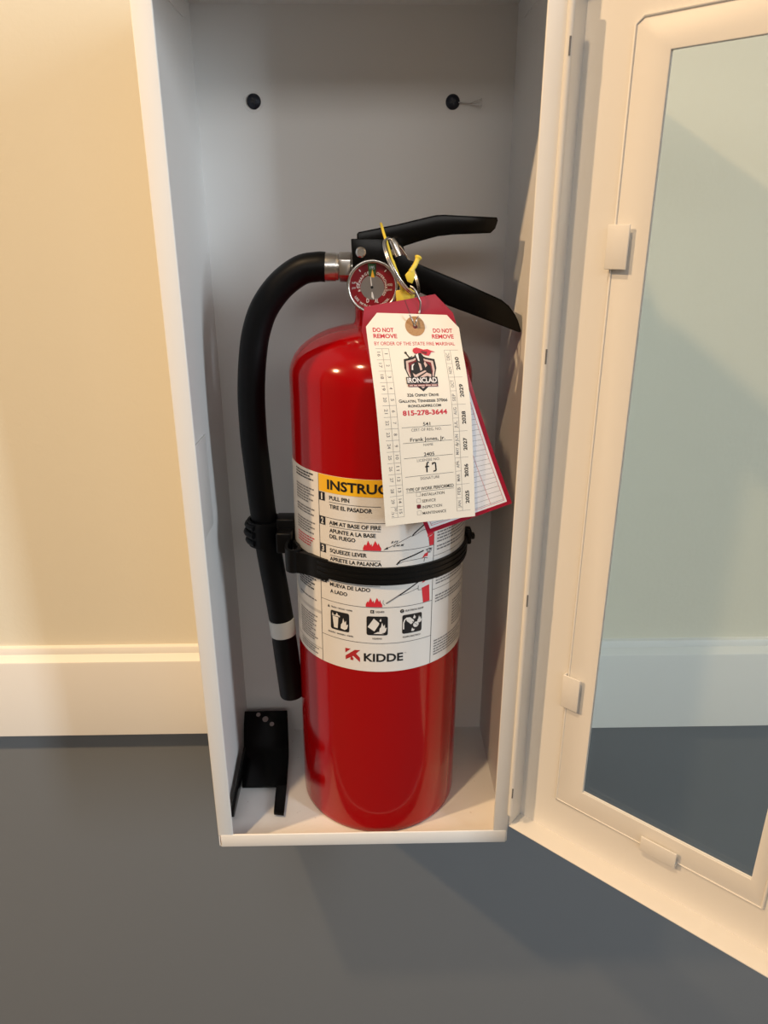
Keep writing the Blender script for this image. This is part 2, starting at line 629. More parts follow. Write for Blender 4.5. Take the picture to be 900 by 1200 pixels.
bm = bmesh.new()
frame_mesh(bm, 0, DL, Z0, Z1, GS0, GS1, GZ0, GZ1, -0.0014, 0.0)
door = obj('door', bm, M['enamel'], cab)
boxobj('door_flange', (-0.0012, 0.0, -0.0014, 0.017, Z0, Z1), M['enamel'], door, 0.0004, DT)
boxobj('door_flange', (DL, DL + 0.0012, -0.0014, 0.017, Z0, Z1), M['enamel'], door, 0.0004, DT)
boxobj('door_flange', (-0.0008, DL + 0.0008, -0.0014, 0.017, Z0 - 0.0012, Z0), M['enamel'], door, 0.0004, DT)
boxobj('door_flange', (-0.0008, DL + 0.0008, -0.0014, 0.017, Z1, Z1 + 0.0012), M['enamel'], door, 0.0004, DT)
bm = bmesh.new()
frame_mesh(bm, 0.0287, 0.1772, 0.0488, 0.5572, GS0, GS1, GZ0, GZ1, 0.0, 0.0014, cham=0.0050)
bmesh.ops.recalc_face_normals(bm, faces=bm.faces)
bevel(bm, 0.0005, 2)
bead = [DT(s_, 0.0013, z_) for s_, z_ in ((0.0296, 0.0498), (0.1762, 0.0498), (0.1762, 0.5562), (0.0340, 0.5562), (0.0296, 0.5530))]
tube(bm, bead, 0.0010, 8, closed=True)
obj('glass_retainer', bm, M['enamel'], door, smooth=50)
boxobj('glass_pane', (GS0 - 0.004, GS1 + 0.004, -0.0035, -0.0015, GZ0 - 0.004, GZ1 + 0.004), M['glass'], door, T=DT)
for s0, s1, z0, z1, side in ((0.0272, 0.0402, 0.4330, 0.4568, 's'), (0.0274, 0.0404, 0.1350, 0.1612, 's'), (0.0972, 0.1219, 0.0478, 0.0598, 'z'),
                             (0.168, 0.1805, 0.4325, 0.4565, 'r'), (0.168, 0.1805, 0.1330, 0.1592, 'r')):
    bm = bmesh.new()
    if side == 's':
        pr = [(s0, 0.0), (s0, 0.0058), (s1, 0.0058), (s1, 0.0046), (s0 + 0.0013, 0.0046), (s0 + 0.0013, 0.0)]
        prism(bm, pr, z0, z1, lambda s, h, z: DT(s, h, z))
    elif side == 'r':
        pr = [(s1, 0.0), (s1, 0.0058), (s0, 0.0058), (s0, 0.0046), (s1 - 0.0013, 0.0046), (s1 - 0.0013, 0.0)]
        prism(bm, pr, z0, z1, lambda s, h, z: DT(s, h, z))
    else:
        pr = [(z0, 0.0), (z0, 0.0058), (z1, 0.0058), (z1, 0.0046), (z0 + 0.0013, 0.0046), (z0 + 0.0013, 0.0)]
        prism(bm, pr, s0, s1, lambda z, h, s: DT(s, h, z))
    bmesh.ops.recalc_face_normals(bm, faces=bm.faces)
    bevel(bm, 0.00035, 2)
    obj('glass_clip', bm, M['enamel'], door, smooth=50)

# piano hinge down the right edge of the box
bm = bmesh.new()
lathe(bm, [(0.0021, 0.028), (0.0021, 0.569)], 16, lambda x, y, z: CT(0.2284 + x, -0.0006 + y, z))
hinge = obj('hinge', bm, M['enamel'], cab, smooth=40)
for z in (0.046, 0.212, 0.378, 0.540):
    boxobj('hinge_slot', (0.2279, 0.2289, -0.00290, -0.0023, z, z + 0.009), M['inkgrey'], hinge, T=CT)

# ------------------------------------------------------------------ fire extinguisher
XC, YC, ZX = 0.1263, 0.0746, 0.0012
ext = empty('fire_extinguisher', (XC, YC, ZX), rot=(0, 0.0088, 0))
tag(ext, 'red dry chemical fire extinguisher with black hose and handles, standing inside the white cabinet', 'fire extinguisher')


def mm(x, y, z):
    return Vector((x, y, z - 1.2)) / 1000.0


R = 0.065
bm = bmesh.new()
prof = [(0.0, 0.006), (0.056, 0.006), (0.0600, 0.0030), (0.0620, 0.0004), (0.0636, 0.0003), (0.0647, 0.0018), (0.065, 0.0055), (0.065, 0.3575), (0.0649, 0.3600),
        (0.0645, 0.3630), (0.0634, 0.3668), (0.0608, 0.3722), (0.0570, 0.3768), (0.0520, 0.3810), (0.0455, 0.3850), (0.0380, 0.3882), (0.0300, 0.3905), (0.0225, 0.3918),
        (0.0196, 0.3926), (0.0184, 0.3945), (0.0180, 0.3980), (0.0180, 0.4100), (0.0172, 0.4120), (0.0, 0.4120)]
lathe(bm, prof, 128, cap=False)
obj('cylinder', bm, M['red'], ext, smooth=40)

# ---- label: print is laid out in millimetres (u = arc from the front, v = height)
LAY = {0: 0.00030, 1: 0.00048, 2: 0.00066}


def LT(u, v, lay=0):
    a = u / 65.0
    r = R + LAY[lay]
    return Vector((r * math.sin(a), -r * math.cos(a), (v - 1.2) / 1000.0))


bm = bmesh.new()
n = 120
A0, A1 = -150.0, 150.0
rows = []
for i in range(n + 1):
    a = (A0 + (A1 - A0) * i / n) / 65.0
    rows.append([bm.verts.new(((R + q) * math.sin(a), -(R + q) * math.cos(a), (z - 1.2) / 1000)) for q, z in ((0.00002, 153.2), (0.00014, 153.2), (0.00014, 300.7), (0.00002, 300.7))])
for a, b in zip(rows, rows[1:]):
    for k in range(4):
        bm.faces.new((a[k], b[k], b[(k + 1) % 4], a[(k + 1) % 4]))
label = obj('instruction_label', bm, M['labelwhite'], ext, smooth=40)
label['label'] = 'white wraparound instruction label'

hd = Print()
hd.rect(-46.6, 288.3, 39.0, 300.6, 0, 0)
hd.emit('yellow_header', LT, [M['labelyellow']], label)

pr = Print()     # 0 black, 1 white, 2 grey, 3 pale grey
pr.text('INSTRUCTIONS', -38.9, 291.0, 36.0, 6.4, 0, 1, bold=0.028)
for v, ch in ((281.6, '1'), (263.8, '2'), (242.9, '3')):
    pr.rect(-46.4, v, -41.2, v + 6.2, 0, 0)
    pr.text(ch, -44.4 if ch == '1' else -44.9, v + 1.0, -43.2 if ch == '1' else -42.7, 4.3, 1, 1, bold=0.03)
pr.rect(-46.4, 219.5, -41.2, 225.7, 0, 0)
pr.text('4', -45.0, 220.5, -42.5, 4.3, 1, 1, bold=0.03)
for s, u0, u1, v in (('PULL PIN', -37.5, -22.1, 283.4), ('TIRE EL PASADOR', -37.4, -6.3, 277.2), ('AIM AT BASE OF FIRE', -37.9, -0.4, 265.3),
                     ('APUNTE A LA BASE', -37.8, -3.9, 259.5), ('DEL FUEGO', -37.8, -18.0, 255.1), ('SQUEEZE LEVER', -37.8, -10.0, 244.5),
                     ('APRIETE LA PALANCA', -37.9, 0.3, 238.2), ('SWEEP SIDE TO SIDE', -38.0, -2.0, 224.2), ('MUEVA DE LADO', -38.4, -7.6, 218.2), ('A LADO', -38.2, -24.4, 212.8)):
    pr.text(s, u0, v, u1, 2.75, 0, 0, bold=0.026)
for v in (281.7, 264.0, 242.2, 222.4):
    pr.line([(-37.7, v), (-0.6, v)], 0.32, 0, 0)
for v in (269.9, 249.4, 228.0, 206.0, 177.0):
    pr.line([(-46.6, v), (39.0, v)], 0.34, 0, 0)
pr.line([(-46.9, 153.3), (-46.7, 300.6)], 0.38, 0, 0)
pr.line([(39.0, 153.3), (39.0, 288.2)], 0.38, 0, 0)

# hose and hand sketches
def sketch(dy, mi=0):
    pr.line([(21.5, 259.6 + dy), (24.5, 262.2 + dy), (30.6, 266.6 + dy)], 0.9, mi, 0)
    pr.line([(20.8, 258.9 + dy), (24.0, 260.0 + dy), (28.5, 262.3 + dy), (33.5, 263.0 + dy)], 0.28, mi, 0)
    pr.line([(22.0, 259.4 + dy), (23.5, 262.0 + dy)], 0.3, mi, 0)
sketch(0)
pr.line([(3.0, 251.3), (20.8, 259.6)], 0.34, 0, 0)
pr.poly([(1.4, 250.5), (4.2, 252.7), (4.6, 251.0)], 0, 0)
pr.text('8 FT', 6.4, 255.2, 11.0, 1.7, 0, 0, bold=0.02, slant=0.5)
pr.text('2.44 M', 7.8, 252.6, 14.8, 1.6, 0, 0, bold=0.02, slant=0.5)
pr.line([(10.5, 238.9), (13.5, 242.2)], 1.0, 0, 0)
pr.line([(13.8, 242.0), (30.5, 247.0)], 0.95, 0, 0)
pr.line([(11.5, 239.6), (16.0, 241.0), (22.0, 241.2), (31.5, 241.6)], 0.3, 0, 0)
pr.line([(31.0, 238.5), (31.5, 241.5), (34.0, 240.5)], 0.4, 0, 0)
pr.disc(35.2, 246.2, 2.0, 2, 0)
pr.disc(34.4, 246.6, 0.9, 3, 1)
pr.disc(36.0, 245.6, 0.7, 3, 1)
pr.line([(32.0, 247.2), (37.5, 247.6)], 0.5, 0, 1)
pr.line([(3.5, 209.2), (12.5, 215.0)], 1.0, 2, 0)
pr.line([(12.5, 215.0), (28.0, 224.2)], 0.9, 0, 0)
pr.line([(13.5, 215.0), (18.0, 216.0), (26.5, 218.6)], 0.3, 0, 0)
pr.line([(27.0, 220.6), (26.8, 217.2), (29.5, 216.9)], 0.35, 0, 0)
pr.line([(1.6, 212.0), (1.2, 209.5), (2.6, 207.9)], 0.3, 2, 0)

# hazard pictograms
for k, (u0, s_top, s_bot) in enumerate(((-38.3, 'TRASH • WOOD • PAPER', 'BASURA • MADERA • PAPEL'), (-10.3, 'LIQUIDS', 'LIQUIDOS'), (15.3, 'ELECTRICAL EQUIP', 'EQUIPO ELECTRICO'))):
    v0, v1, u1 = 183.7, 199.0, u0 + 15.2
    pr.rrect(u0, v0, u1, v1, 1.5, 0, 0)
    if k == 0:
        pr.poly([(u0 - 2.6, 200.8), (u0 - 0.6, 200.8), (u0 - 1.6, 203.0)], 0, 0)
        pr.text(s_top, u0 + 0.4, 201.2, u1 + 2.6, 1.1, 0, 0, bold=0.02)
        pr.text(s_bot, u0 - 2.4, 180.4, u1 + 3.2, 1.1, 0, 0, bold=0.02)
        pr.poly([(u0 + 1.8, 194.6), (u0 + 6.7, 194.4), (u0 + 6.0, 185.3), (u0 + 2.9, 185.4)], 1, 1)
        pr.poly([(u0 + 1.4, 195.0), (u0 + 1.9, 197.6), (u0 + 2.7, 195.6), (u0 + 4.4, 195.8), (u0 + 5.6, 198.0), (u0 + 6.4, 196.2), (u0 + 8.0, 195.9), (u0 + 7.8, 194.4), (u0 + 6.9, 195.0)], 1, 1)
        fx, fy, fs = u0 + 11.0, 187.6, 1.0
    elif k == 1:
        pr.rect(u0 + 2.8, 201.4, u0 + 5.4, 204.0, 0, 0)
        pr.text('B', u0 + 3.5, 201.9, u0 + 4.7, 1.6, 1, 1)
        pr.text(s_top, u0 + 6.6, 202.0, u0 + 12.6, 1.3, 0, 0, bold=0.02)
        pr.text(s_bot, u0 + 4.2, 180.4, u0 + 11.0, 1.2, 0, 0, bold=0.02)
        pr.poly([(u0 + 0.8, 190.4), (u0 + 5.2, 197.4), (u0 + 9.0, 193.8), (u0 + 8.8, 192.4), (u0 + 5.6, 187.0)], 1, 1)
        pr.poly([(u0 + 5.0, 185.0), (u0 + 8.0, 186.6), (u0 + 12.6, 186.8), (u0 + 13.2, 186.0), (u0 + 10.6, 185.6), (u0 + 12.4, 184.8), (u0 + 9.0, 185.0)], 1, 1)
        fx, fy, fs = u0 + 11.4, 187.8, 0.9
        pr.poly([(u0 + 9.2, 195.8), (u0 + 10.2, 197.4), (u0 + 10.6, 195.6), (u0 + 9.9, 194.8)], 1, 1)
    else:
        pr.disc(u0 - 0.2, 202.3, 1.5, 0, 0)
        pr.text('C', u0 - 0.8, 201.6, u0 + 0.4, 1.5, 1, 1)
        pr.text(s_top, u0 + 2.3, 201.6, u1 + 1.2, 1.3, 0, 0, bold=0.02)
        pr.text(s_bot, u0 + 0.6, 180.4, u1 - 0.8, 1.2, 0, 0, bold=0.02)
        pr.line([(u0 + 1.0, 187.5), (u0 + 0.9, 192.5), (u0 + 1.8, 195.2), (u0 + 3.6, 196.2)], 1.0, 1, 1)
        pr.poly([(u0 + 2.8, 196.8), (u0 + 5.8, 196.6), (u0 + 8.8, 193.8), (u0 + 8.6, 192.2), (u0 + 6.6, 190.8), (u0 + 3.2, 194.0)], 1, 1)
        pr.line([(u0 + 7.6, 193.0), (u0 + 9.2, 191.2)], 0.5, 0, 2)
        pr.disc(u0 + 10.4, 190.0, 2.2, 1, 1)
        pr.disc(u0 + 10.1, 190.6, 0.35, 0, 2)
        pr.disc(u0 + 11.2, 189.6, 0.35, 0, 2)
        pr.poly([(u0 + 6.8, 185.2), (u0 + 7.4, 187.8), (u0 + 8.4, 186.6), (u0 + 9.6, 186.4), (u0 + 8.8, 185.0)], 1, 1)
        pr.poly([(u0 + 8.0, 195.6), (u0 + 9.0, 198.2), (u0 + 10.2, 196.0), (u0 + 9.4, 194.8)], 1, 1)
        fx, fy, fs = u0 + 13.0, 192.4, 0.62
    pr.poly([(fx - 2.6 * fs, fy - 1.6 * fs), (fx - 2.2 * fs, fy + 1.8 * fs), (fx - 1.2 * fs, fy + 3.0 * fs), (fx - 0.4 * fs, fy + 7.2 * fs), (fx + 0.6 * fs, fy + 3.6 * fs),
             (fx + 1.8 * fs, fy + 5.4 * fs), (fx + 2.0 * fs, fy + 1.8 * fs), (fx + 3.4 * fs, fy + 2.6 * fs), (fx + 2.6 * fs, fy - 1.0 * fs), (fx + 0.6 * fs, fy - 2.4 * fs)], 1, 1)

# fine print in the side panels, too small to read in the photograph
for sec, (vt, vb, mi) in enumerate(((297.5, 292.0, 0), (286.5, 276.0, 2), (271.5, 265.5, 2), (261.5, 252.0, 2), (229.0, 224.0, 0), (221.5, 208.0, 0), (201.0, 199.0, 2), (187.5, 165.5, 2), (160.5, 156.0, 2))):
    v = vt
    k = 0
    while v > vb:
        pr.dashes(-76.0 + (k % 2) * 0.0, -51.0 - (k * 5 % 9), v, 1.05, mi, 0, seed=sec * 31 + k)
        v -= 2.05
        k += 1
pr.rect(-90, 192.2, -47.0, 194.6, 3, 0)
pr.line([(-90, 163.0), (-46.8, 163.0)], 0.3, 0, 0)
for sec, (vt, vb) in enumerate(((298, 262), (257.5, 249), (247.0, 243.0), (222.5, 217.0), (208.0, 203.0), (170.5, 158.0))):
    v = vt
    k = 0
    while v > vb:
        pr.dashes(42.0, 84.0 - (k * 7 % 11), v, 1.05, 2, 0, seed=500 + sec * 17 + k)
        v -= 2.3
        k += 1
for k in range(9):
    pr.dashes(63.0, 84.0 - (k * 5 % 7), 196.5 - k * 2.5, 1.05, 2, 0, seed=900 + k)
pr.line([(39.0, 214.3), (92.0, 214.3)], 0.3, 0, 0)
pr.line([(39.0, 240.8), (92.0, 240.8)], 0.3, 0, 0)
pr.text('KIDDE', -12.3, 161.9, 16.4, 6.3, 0, 0, bold=0.026)
pr.text('TM', 17.0, 167.4, 18.6, 0.9, 2, 0)
pr.emit('black_print', LT, [M['ink'], M['labelwhite'], M['inkgrey'], M['inklight']], label)

def flame(u0, v0, w, h):
    rp = Print()
    prof = [(0, 0), (0.0, .22), (.05, .45), (.13, .62), (.16, .45), (.24, .78), (.28, 1.0), (.36, .72), (.40, .52), (.47, .70), (.50, .40), (.55, .52),
            (.62, .80), (.68, 1.0), (.77, .70), (.80, .55), (.86, .78), (.93, .45), (1.0, .25), (1.0, 0)]
    for (a, b), (c, d) in zip(prof, prof[1:]):
        if c > a:
            rp.add([(u0 + a * w, v0), (u0 + c * w, v0), (u0 + c * w, v0 + d * h), (u0 + a * w, v0 + b * h)], [(0, 1, 2, 3)], 0, 0)
    rp.emit('flame_icon', LT, [M['inkred']], label)
flame(-12.6, 249.8, 12.4, 7.4)
flame(-10.8, 206.4, 11.6, 7.4)
rp = Print()
for k in range(4):
    rp.dashes(-76.0, -52.5 - k * 1.5, 249.5 - k * 2.1, 0.95, 0, 0, seed=77 + k)
rp.emit('red_caution_print', LT, [M['inkred']], label)['kind'] = 'stuff'
rp = Print()
rp.poly([(34.2, 256.6), (36.6, 257.0), (38.6, 258.4), (39.0, 256.8), (38.6, 249.8), (35.2, 249.8)], 0, 1)      # red bodies of the sketches
rp.poly([(33.0, 262.0), (35.5, 263.5), (38.2, 262.4), (38.4, 258.2), (33.6, 256.4)], 0, 0)
rp.emit('extinguisher_sketch', LT, [M['inkred']], label)
rp = Print()
rp.poly([(29.0, 240.6), (31.4, 244.4), (34.4, 245.2), (33.8, 242.0), (31.5, 242.2)], 0, 0)
rp.emit('extinguisher_sketch', LT, [M['inkred']], label)
rp = Print()
rp.poly([(29.7, 218.2), (36.0, 219.6), (36.8, 206.4), (31.2, 206.2)], 0, 0)
rp.poly([(29.6, 222.0), (32.6, 226.0), (35.4, 226.4), (32.0, 222.6)], 0, 0)
rp.emit('extinguisher_sketch', LT, [M['inkred']], label)

lp = Print()     # house and arrow mark beside the maker's name
lp.poly([(-26.4, 170.5), (-22.2, 170.5), (-26.4, 166.6)], 0, 0)
lp.poly([(-26.2, 164.2), (-19.0, 170.2), (-14.9, 170.6), (-18.2, 167.2), (-15.2, 164.2), (-15.2, 160.4), (-20.2, 164.9), (-26.2, 160.9)], 0, 0)
lp.poly([(-22.4, 161.3), (-20.2, 161.3), (-20.2, 163.2), (-21.3, 164.4), (-22.4, 163.2)], 0, 0)
lp.emit('red_house_mark', LT, [M['logored']], label)

# ---- valve, carry handle and lever
bm = bmesh.new()
lathe(bm, [(0.0145, 0.4105), (0.0145, 0.4150), (0.0125, 0.4165), (0.0125, 0.4400), (0.0095, 0.4420)], 32, lambda x, y, z: Vector((x, y, z - 0.0012)))
obj('valve_body', bm, M['blackmetal'], ext, smooth=40)


def channel(name, side, top, hw, mat_, parent, th=1.3):
    """Pressed channel: two side plates and a web along the top edge."""
    bm = bmesh.new()
    for s in (-1, 1):
        prism(bm, side, s * hw, s * (hw - th), lambda u, v, a: mm(u, a, v))
    low = []
    for i, (u, v) in enumerate(top):
        a = Vector(top[max(0, i - 1)])
        b = Vector(top[min(len(top) - 1, i + 1)])
        t = (b - a).normalized()
        low.append((u + t.y * th, v - t.x * th))
    prism(bm, list(top) + low[::-1], -hw, hw, lambda u, v, a: mm(u, a, v))
    bmesh.ops.recalc_face_normals(bm, faces=bm.faces)
    bevel(bm, 0.0005, 2)
    return obj(name, bm, mat_, parent, smooth=40)


low_top = [(27.3, 432.8), (54.0, 422.6), (81.2, 411.4), (86.5, 407.4), (91.0, 401.8), (93.4, 397.6), (96.2, 390.4)]
low_side = [(-20.2, 449.2), (-19.0, 424.5), (0.0, 422.0), (16.0, 418.5), (24.4, 416.4), (44.7, 407.5), (70.3, 398.5), (94.5, 389.9), (96.2, 390.4), (93.4, 397.6), (91.0, 401.8), (86.5, 407.4),
            (81.2, 411.4), (54.0, 422.6), (27.3, 432.8), (17.2, 436.8), (14.0, 445.2), (2.0, 449.4)]
ch = channel('carry_handle', low_side, low_top, 12.5, M['blackmetal'], ext)
up_side = [(-16.4, 452.2), (-15.2, 453.4), (10.6, 458.4), (32.9, 463.6), (36.0, 464.1), (41.0, 464.3), (75.2, 463.0), (75.8, 461.0), (74.4, 456.2), (71.4, 453.3), (46.2, 452.2), (36.5, 451.1), (23.7, 447.7), (14.0, 444.6), (4.0, 442.4), (-16.0, 440.0)]
up_top = [(-16.4, 452.2), (-15.2, 453.4), (10.6, 458.4), (32.9, 463.6), (36.0, 464.1), (41.0, 464.3), (75.2, 463.0)]
channel('squeeze_lever', up_side, up_top, 10.9, M['blackmetal'], ext)
for x, z, r in ((-13.8, 441.0, 3.4),):
    bm = bmesh.new()
    lathe(bm, [(0.0, -14.0), (r * 0.7, -14.0), (r, -13.0), (r, -12.3), (r * 0.6, -12.3), (r * 0.6, 12.3), (r, 12.3), (r, 13.2), (0, 14.0)], 20, lambda a, b, c: mm(x + a, c, z + b), cap=False)
    obj('rivet', bm, M['steel'], ext, smooth=40)

# ---- pull pin with its split ring
pin = empty('pull_pin', (0, 0, 0), ext)
bm = bmesh.new()
lathe(bm, [(0.0, -24.0), (2.0, -23.6), (2.3, -22.5), (2.3, 12.5), (1.4, 15.0), (0.0, 15.0)], 16, lambda a, b, c: mm(7.6 + a, c, 441.5 + b), cap=False)
obj('pin_shaft', bm, M['steel'], pin, smooth=50)
bm = bmesh.new()
tube(bm, [mm(6.0, -22.5, 449.0), mm(8.0, -23.5, 446.0), mm(10.6, -24.0, 439.0)], [0.0020, 0.0027, 0.0024], 12)
obj('pin_eye', bm, M['steel'], pin, smooth=50)
bm = bmesh.new()
cR = Vector((13.2, -42.0, 433.0))
e1 = Vector((11.0, 3.0, -16.0)).normalized()
e2 = Vector((-0.27, -0.95, -0.16)).normalized()
e2 = (e2 - e1 * e2.dot(e1)).normalized()
for turn, off in ((0, 0.0), (1, 1.1)):
    pts = []
    for k in range(48):
        a = 2 * math.pi * k / 48
        q = cR + e1 * (19.6 * math.cos(a)) + e2 * (18.5 * math.sin(a)) + e1.cross(e2) * off
        pts.append(mm(q.x, q.y + 13.0, q.z))
    tube(bm, pts, 0.00085, 8, closed=True)
obj('pull_ring', bm, M['steel'], pin, smooth=60)

# ---- pressure gauge
GC = mm(-6.2, 0, 420.7)
gauge = empty('pressure_gauge', (GC.x, -0.034, GC.z), ext)


def GT(x, y, z):       # local: x right, y up, z toward the front
    return Vector((x / 1000, -z / 1000, y / 1000))


bm = bmesh.new()
lathe(bm, [(0.0, -24.0), (5.5, -24.0), (5.5, -10.0), (13.0, -9.5), (15.6, -8.0), (16.4, -5.5), (16.5, 0.6), (16.1, 1.5), (15.3, 1.7), (14.6, 1.2), (14.4, -1.0), (14.4, -2.0)], 64, GT, cap=False)
obj('bezel', bm, M['steel'], gauge, smooth=50)
bm = bmesh.new()
lathe(bm, [(0.0, -1.6), (14.5, -1.6), (14.5, -2.2), (0.0, -2.2)], 48, GT, cap=False)
obj('dial_face', bm, M['dialred'], gauge, smooth=50)
gp = Print()      # 0 white, 1 green, 2 black, 3 orange, 4 silver
gp.disc(0, -0.6, 7.6, 4, 0, 40)
gp.poly([(-2.3, 6.2), (-3.0, 13.9), (2.4, 13.9), (2.0, 6.2)], 1, 1)
gp.poly([(-0.1, 10.8), (-1.1, 5.6), (1.4, 5.6)], 3, 2)
gp.poly([(-1.6, 6.0), (-1.0, 6.0), (-0.1, -0.4), (-0.9, 0.6)], 0, 2)
gp.poly([(-0.6, -3.4), (0.2, -3.4), (1.2, -8.0), (-0.7, -6.6)], 0, 2)
gp.disc(-0.3, -0.5, 0.9, 2, 2)
gp.text('D', -3.9, -9.9, -2.2, 2.4, 0, 1, bold=0.02)
gp.text('AL', 1.4, -9.9, 4.0, 2.4, 0, 1, bold=0.02)


def arc_text(s, r, a0, a1, cap, flip=False):
    """Lettering along an arc of the dial, angles in degrees clockwise from the top."""
    n_ = len(s)
    for k, chh in enumerate(s):
        if chh == ' ':
            continue
        a = math.radians(a0 + (a1 - a0) * (k + 0.5) / n_)
        vv, ff = text_mesh(chh, 0.02)
        w = (max(x for x, _ in vv) - min(x for x, _ in vv))
        xm = (max(x for x, _ in vv) + min(x for x, _ in vv)) / 2
        k_ = cap / 0.73
        c, s_ = math.cos(a), math.sin(a)
        out = []
        for x, y in vv:
            u, v = (x - xm) * k_, y * k_
            if flip:
                u, v = -u, -v + cap
            out.append((r * s_ + u * c + v * s_, r * c - u * s_ + v * c))
        gp.add(out, ff, 0, 1)


text_mesh('H')
arc_text('RECHARGE', 7.9, -112, -12, 1.7)
arc_text('OVERCHARGED', 7.9, 18, 130, 1.6)
arc_text('USE WITH DRY CHEMICAL', 11.6, -140 - 70, -140 + 70, 1.6, flip=False) if False else None
for k, chh in enumerate('USE WITH DRY CHEMICAL'):
    if chh == ' ':
        continue
    a = math.radians(238 - k * 5.6)
    vv, ff = text_mesh(chh, 0.02)
    xm = (max(x for x, _ in vv) + min(x for x, _ in vv)) / 2
    k_ = 1.5 / 0.73
    c, s_ = math.cos(a), math.sin(a)
    gp.add([(13.3 * s_ - (x - xm) * k_ * c - y * k_ * s_, 13.3 * c + (x - xm) * k_ * s_ - y * k_ * c) for x, y in vv], ff, 0, 1)
gp.text('0', -10.2, -1.2, -8.4, 3.0, 0, 1)
gp.text('kPa', -13.0, 1.6, -9.6, 1.3, 0, 1)
gp.text('psi', -13.0, -1.4, -10.8, 1.3, 0, 1)
gp.text('400', 9.4, 0.4, 12.8, 1.6, 0, 1)
gp.text('psi', 9.4, -2.4, 12.4, 1.3, 0, 1)
gp.text('195', -1.6, 10.6, 1.4, 1.9, 0, 2)
gp.line([(-7.6, 9.0), (-8.6, 10.3)], 0.6, 0, 1)
gp.line([(7.6, 9.0), (8.8, 10.2)], 0.6, 0, 1)
gp.emit('dial_print', lambda u, v, l: GT(u, v, -1.5 + 0.12 * l), [M['inkwhite'], M['green'], M['ink'], M['needle'], M['dialsilver']], gauge)
bm = bmesh.new()
lathe(bm, [(0.0, 0.55), (14.35, 0.15), (14.35, -0.15), (0.0, 0.25)], 48, GT, cap=False)
obj('gauge_lens', bm, M['lens'], gauge, smooth=50)

# ---- hose with its fittings
hp = [(-43.5, 0, 431.2), (-55.0, 0, 428.8), (-68.7, 0, 419.1), (-80.3, 0, 404.5), (-87.0, 0, 388.1), (-90.3, 0, 371.6), (-92.2, 0, 355.3), (-93.2, 0, 338.1), (-93.1, 0, 312.7),
      (-91.9, 0, 291.8), (-89.5, 0, 256.4), (-86.0, 0, 218.7), (-81.8, 0, 183.6), (-79.2, 0, 160.4)]
path = catmull([mm(-38, 0, 431.2)] + [mm(*p) for p in hp], 6)
bm = bmesh.new()
tube(bm, path, 0.0098, 28)
hose = obj('hose', bm, M['rubber'], ext, smooth=60)
bm = bmesh.new()
lathe(bm, [(8.4, 28.9), (8.9, 29.2), (8.9, 30.6), (9.3, 30.8), (9.4, 31.2), (9.4, 42.6), (9.2, 43.4), (8.0, 43.6)], 40, lambda a, b, c: mm(-c, a, 431.2 + b), cap=True)
obj('hose_coupling', bm, M['steel'], hose, smooth=40)
bm = bmesh.new()
hexp = [(9.9 * math.cos(math.radians(60 * k + 30)), 9.9 * math.sin(math.radians(60 * k + 30))) for k in range(6)]
prism(bm, hexp, 20.2, 28.6, lambda u, v, a: mm(-a, u, 431.2 + v))
bmesh.ops.recalc_face_normals(bm, faces=bm.faces)
bevel(bm, 0.0007, 2)
lathe(bm, [(6.6, 11.0), (6.6, 20.6)], 24, lambda a, b, c: mm(-c, a, 431.2 + b))
lathe(bm, [(7.6, 28.0), (7.6, 29.6)], 24, lambda a, b, c: mm(-c, a, 431.2 + b))
obj('hex_nut', bm, M['steel'], hose, smooth=30)
nd = (mm(-73.5, 0, 89.2) - mm(-78.6, 0, 150.0)).normalized()
n0 = mm(-79.4, 0, 161.8)
T1 = axisT(n0, nd)
bm = bmesh.new()
lathe(bm, [(0.0098, -0.0002), (0.0104, 0.0), (0.0104, 0.0142), (0.0098, 0.0144)], 36, T1)
wb = obj('hose_band', bm, M['whiteband'], hose, smooth=40)
wb['label'] = 'pale grey band'
bm = bmesh.new()
lathe(bm, [(0.0085, 0.0140), (0.0097, 0.0146), (0.0100, 0.0200), (0.0102, 0.0715), (0.0098, 0.0728), (0.0066, 0.0728), (0.0060, 0.0600), (0.0, 0.0590)], 36, T1, cap=False)
obj('nozzle', bm, M['black'], hose, smooth=40)

# ---- black strap that clips the hose to the cylinder
rs = 65.6
bm = bmesh.new()
pl = [(rs * math.sin(math.radians(a)), -rs * math.cos(math.radians(a))) for a in range(-78, 250, 4)]
dzs = [0.0] * len(pl)
for (z0, z1, th) in ((224.2, 237.4, 1.5), (225.6, 228.2, 2.0), (229.4, 232.2, 2.0), (233.4, 236.0, 2.0)):
    band(bm, [(x / 1000, y / 1000) for x, y in pl], (z0 - 1.2) / 1000, (z1 - 1.2) / 1000, th / 1000)
strap = obj('hose_strap', bm, M['strap'], ext, smooth=35)
bm = bmesh.new()
ck = [(-63.0, -23.0), (-59.5, -30.0), (-58.0, -36.0), (-60.0, -40.5), (-64.5, -41.5), (-68.5, -38.5), (-70.0, -32.0), (-69.5, -24.0), (-69.0, -14.0)]
ckp = [(p.x, p.y) for p in catmull([(x / 1000, y / 1000, 0) for x, y in ck], 5)]
ck2 = [(-38.0, -54.5), (-46.0, -49.6), (-52.0, -45.0), (-57.0, -42.5), (-62.0, -40.8)]
band(bm, [(p.x, p.y) for p in catmull([(x / 1000, y / 1000, 0) for x, y in ck2], 5)], 0.2205, 0.2368, 0.0034)
band(bm, ckp, 0.2205, 0.2385, 0.0022)
obj('strap_buckle', bm, M['strap'], strap, smooth=50)
bm = bmesh.new()
hx, hz = -88.3, 238.0
box(bm, -79.0, -64.6, -9.0, 6.0, 229.0, 251.0, T=lambda x, y, z: mm(x, y, z))
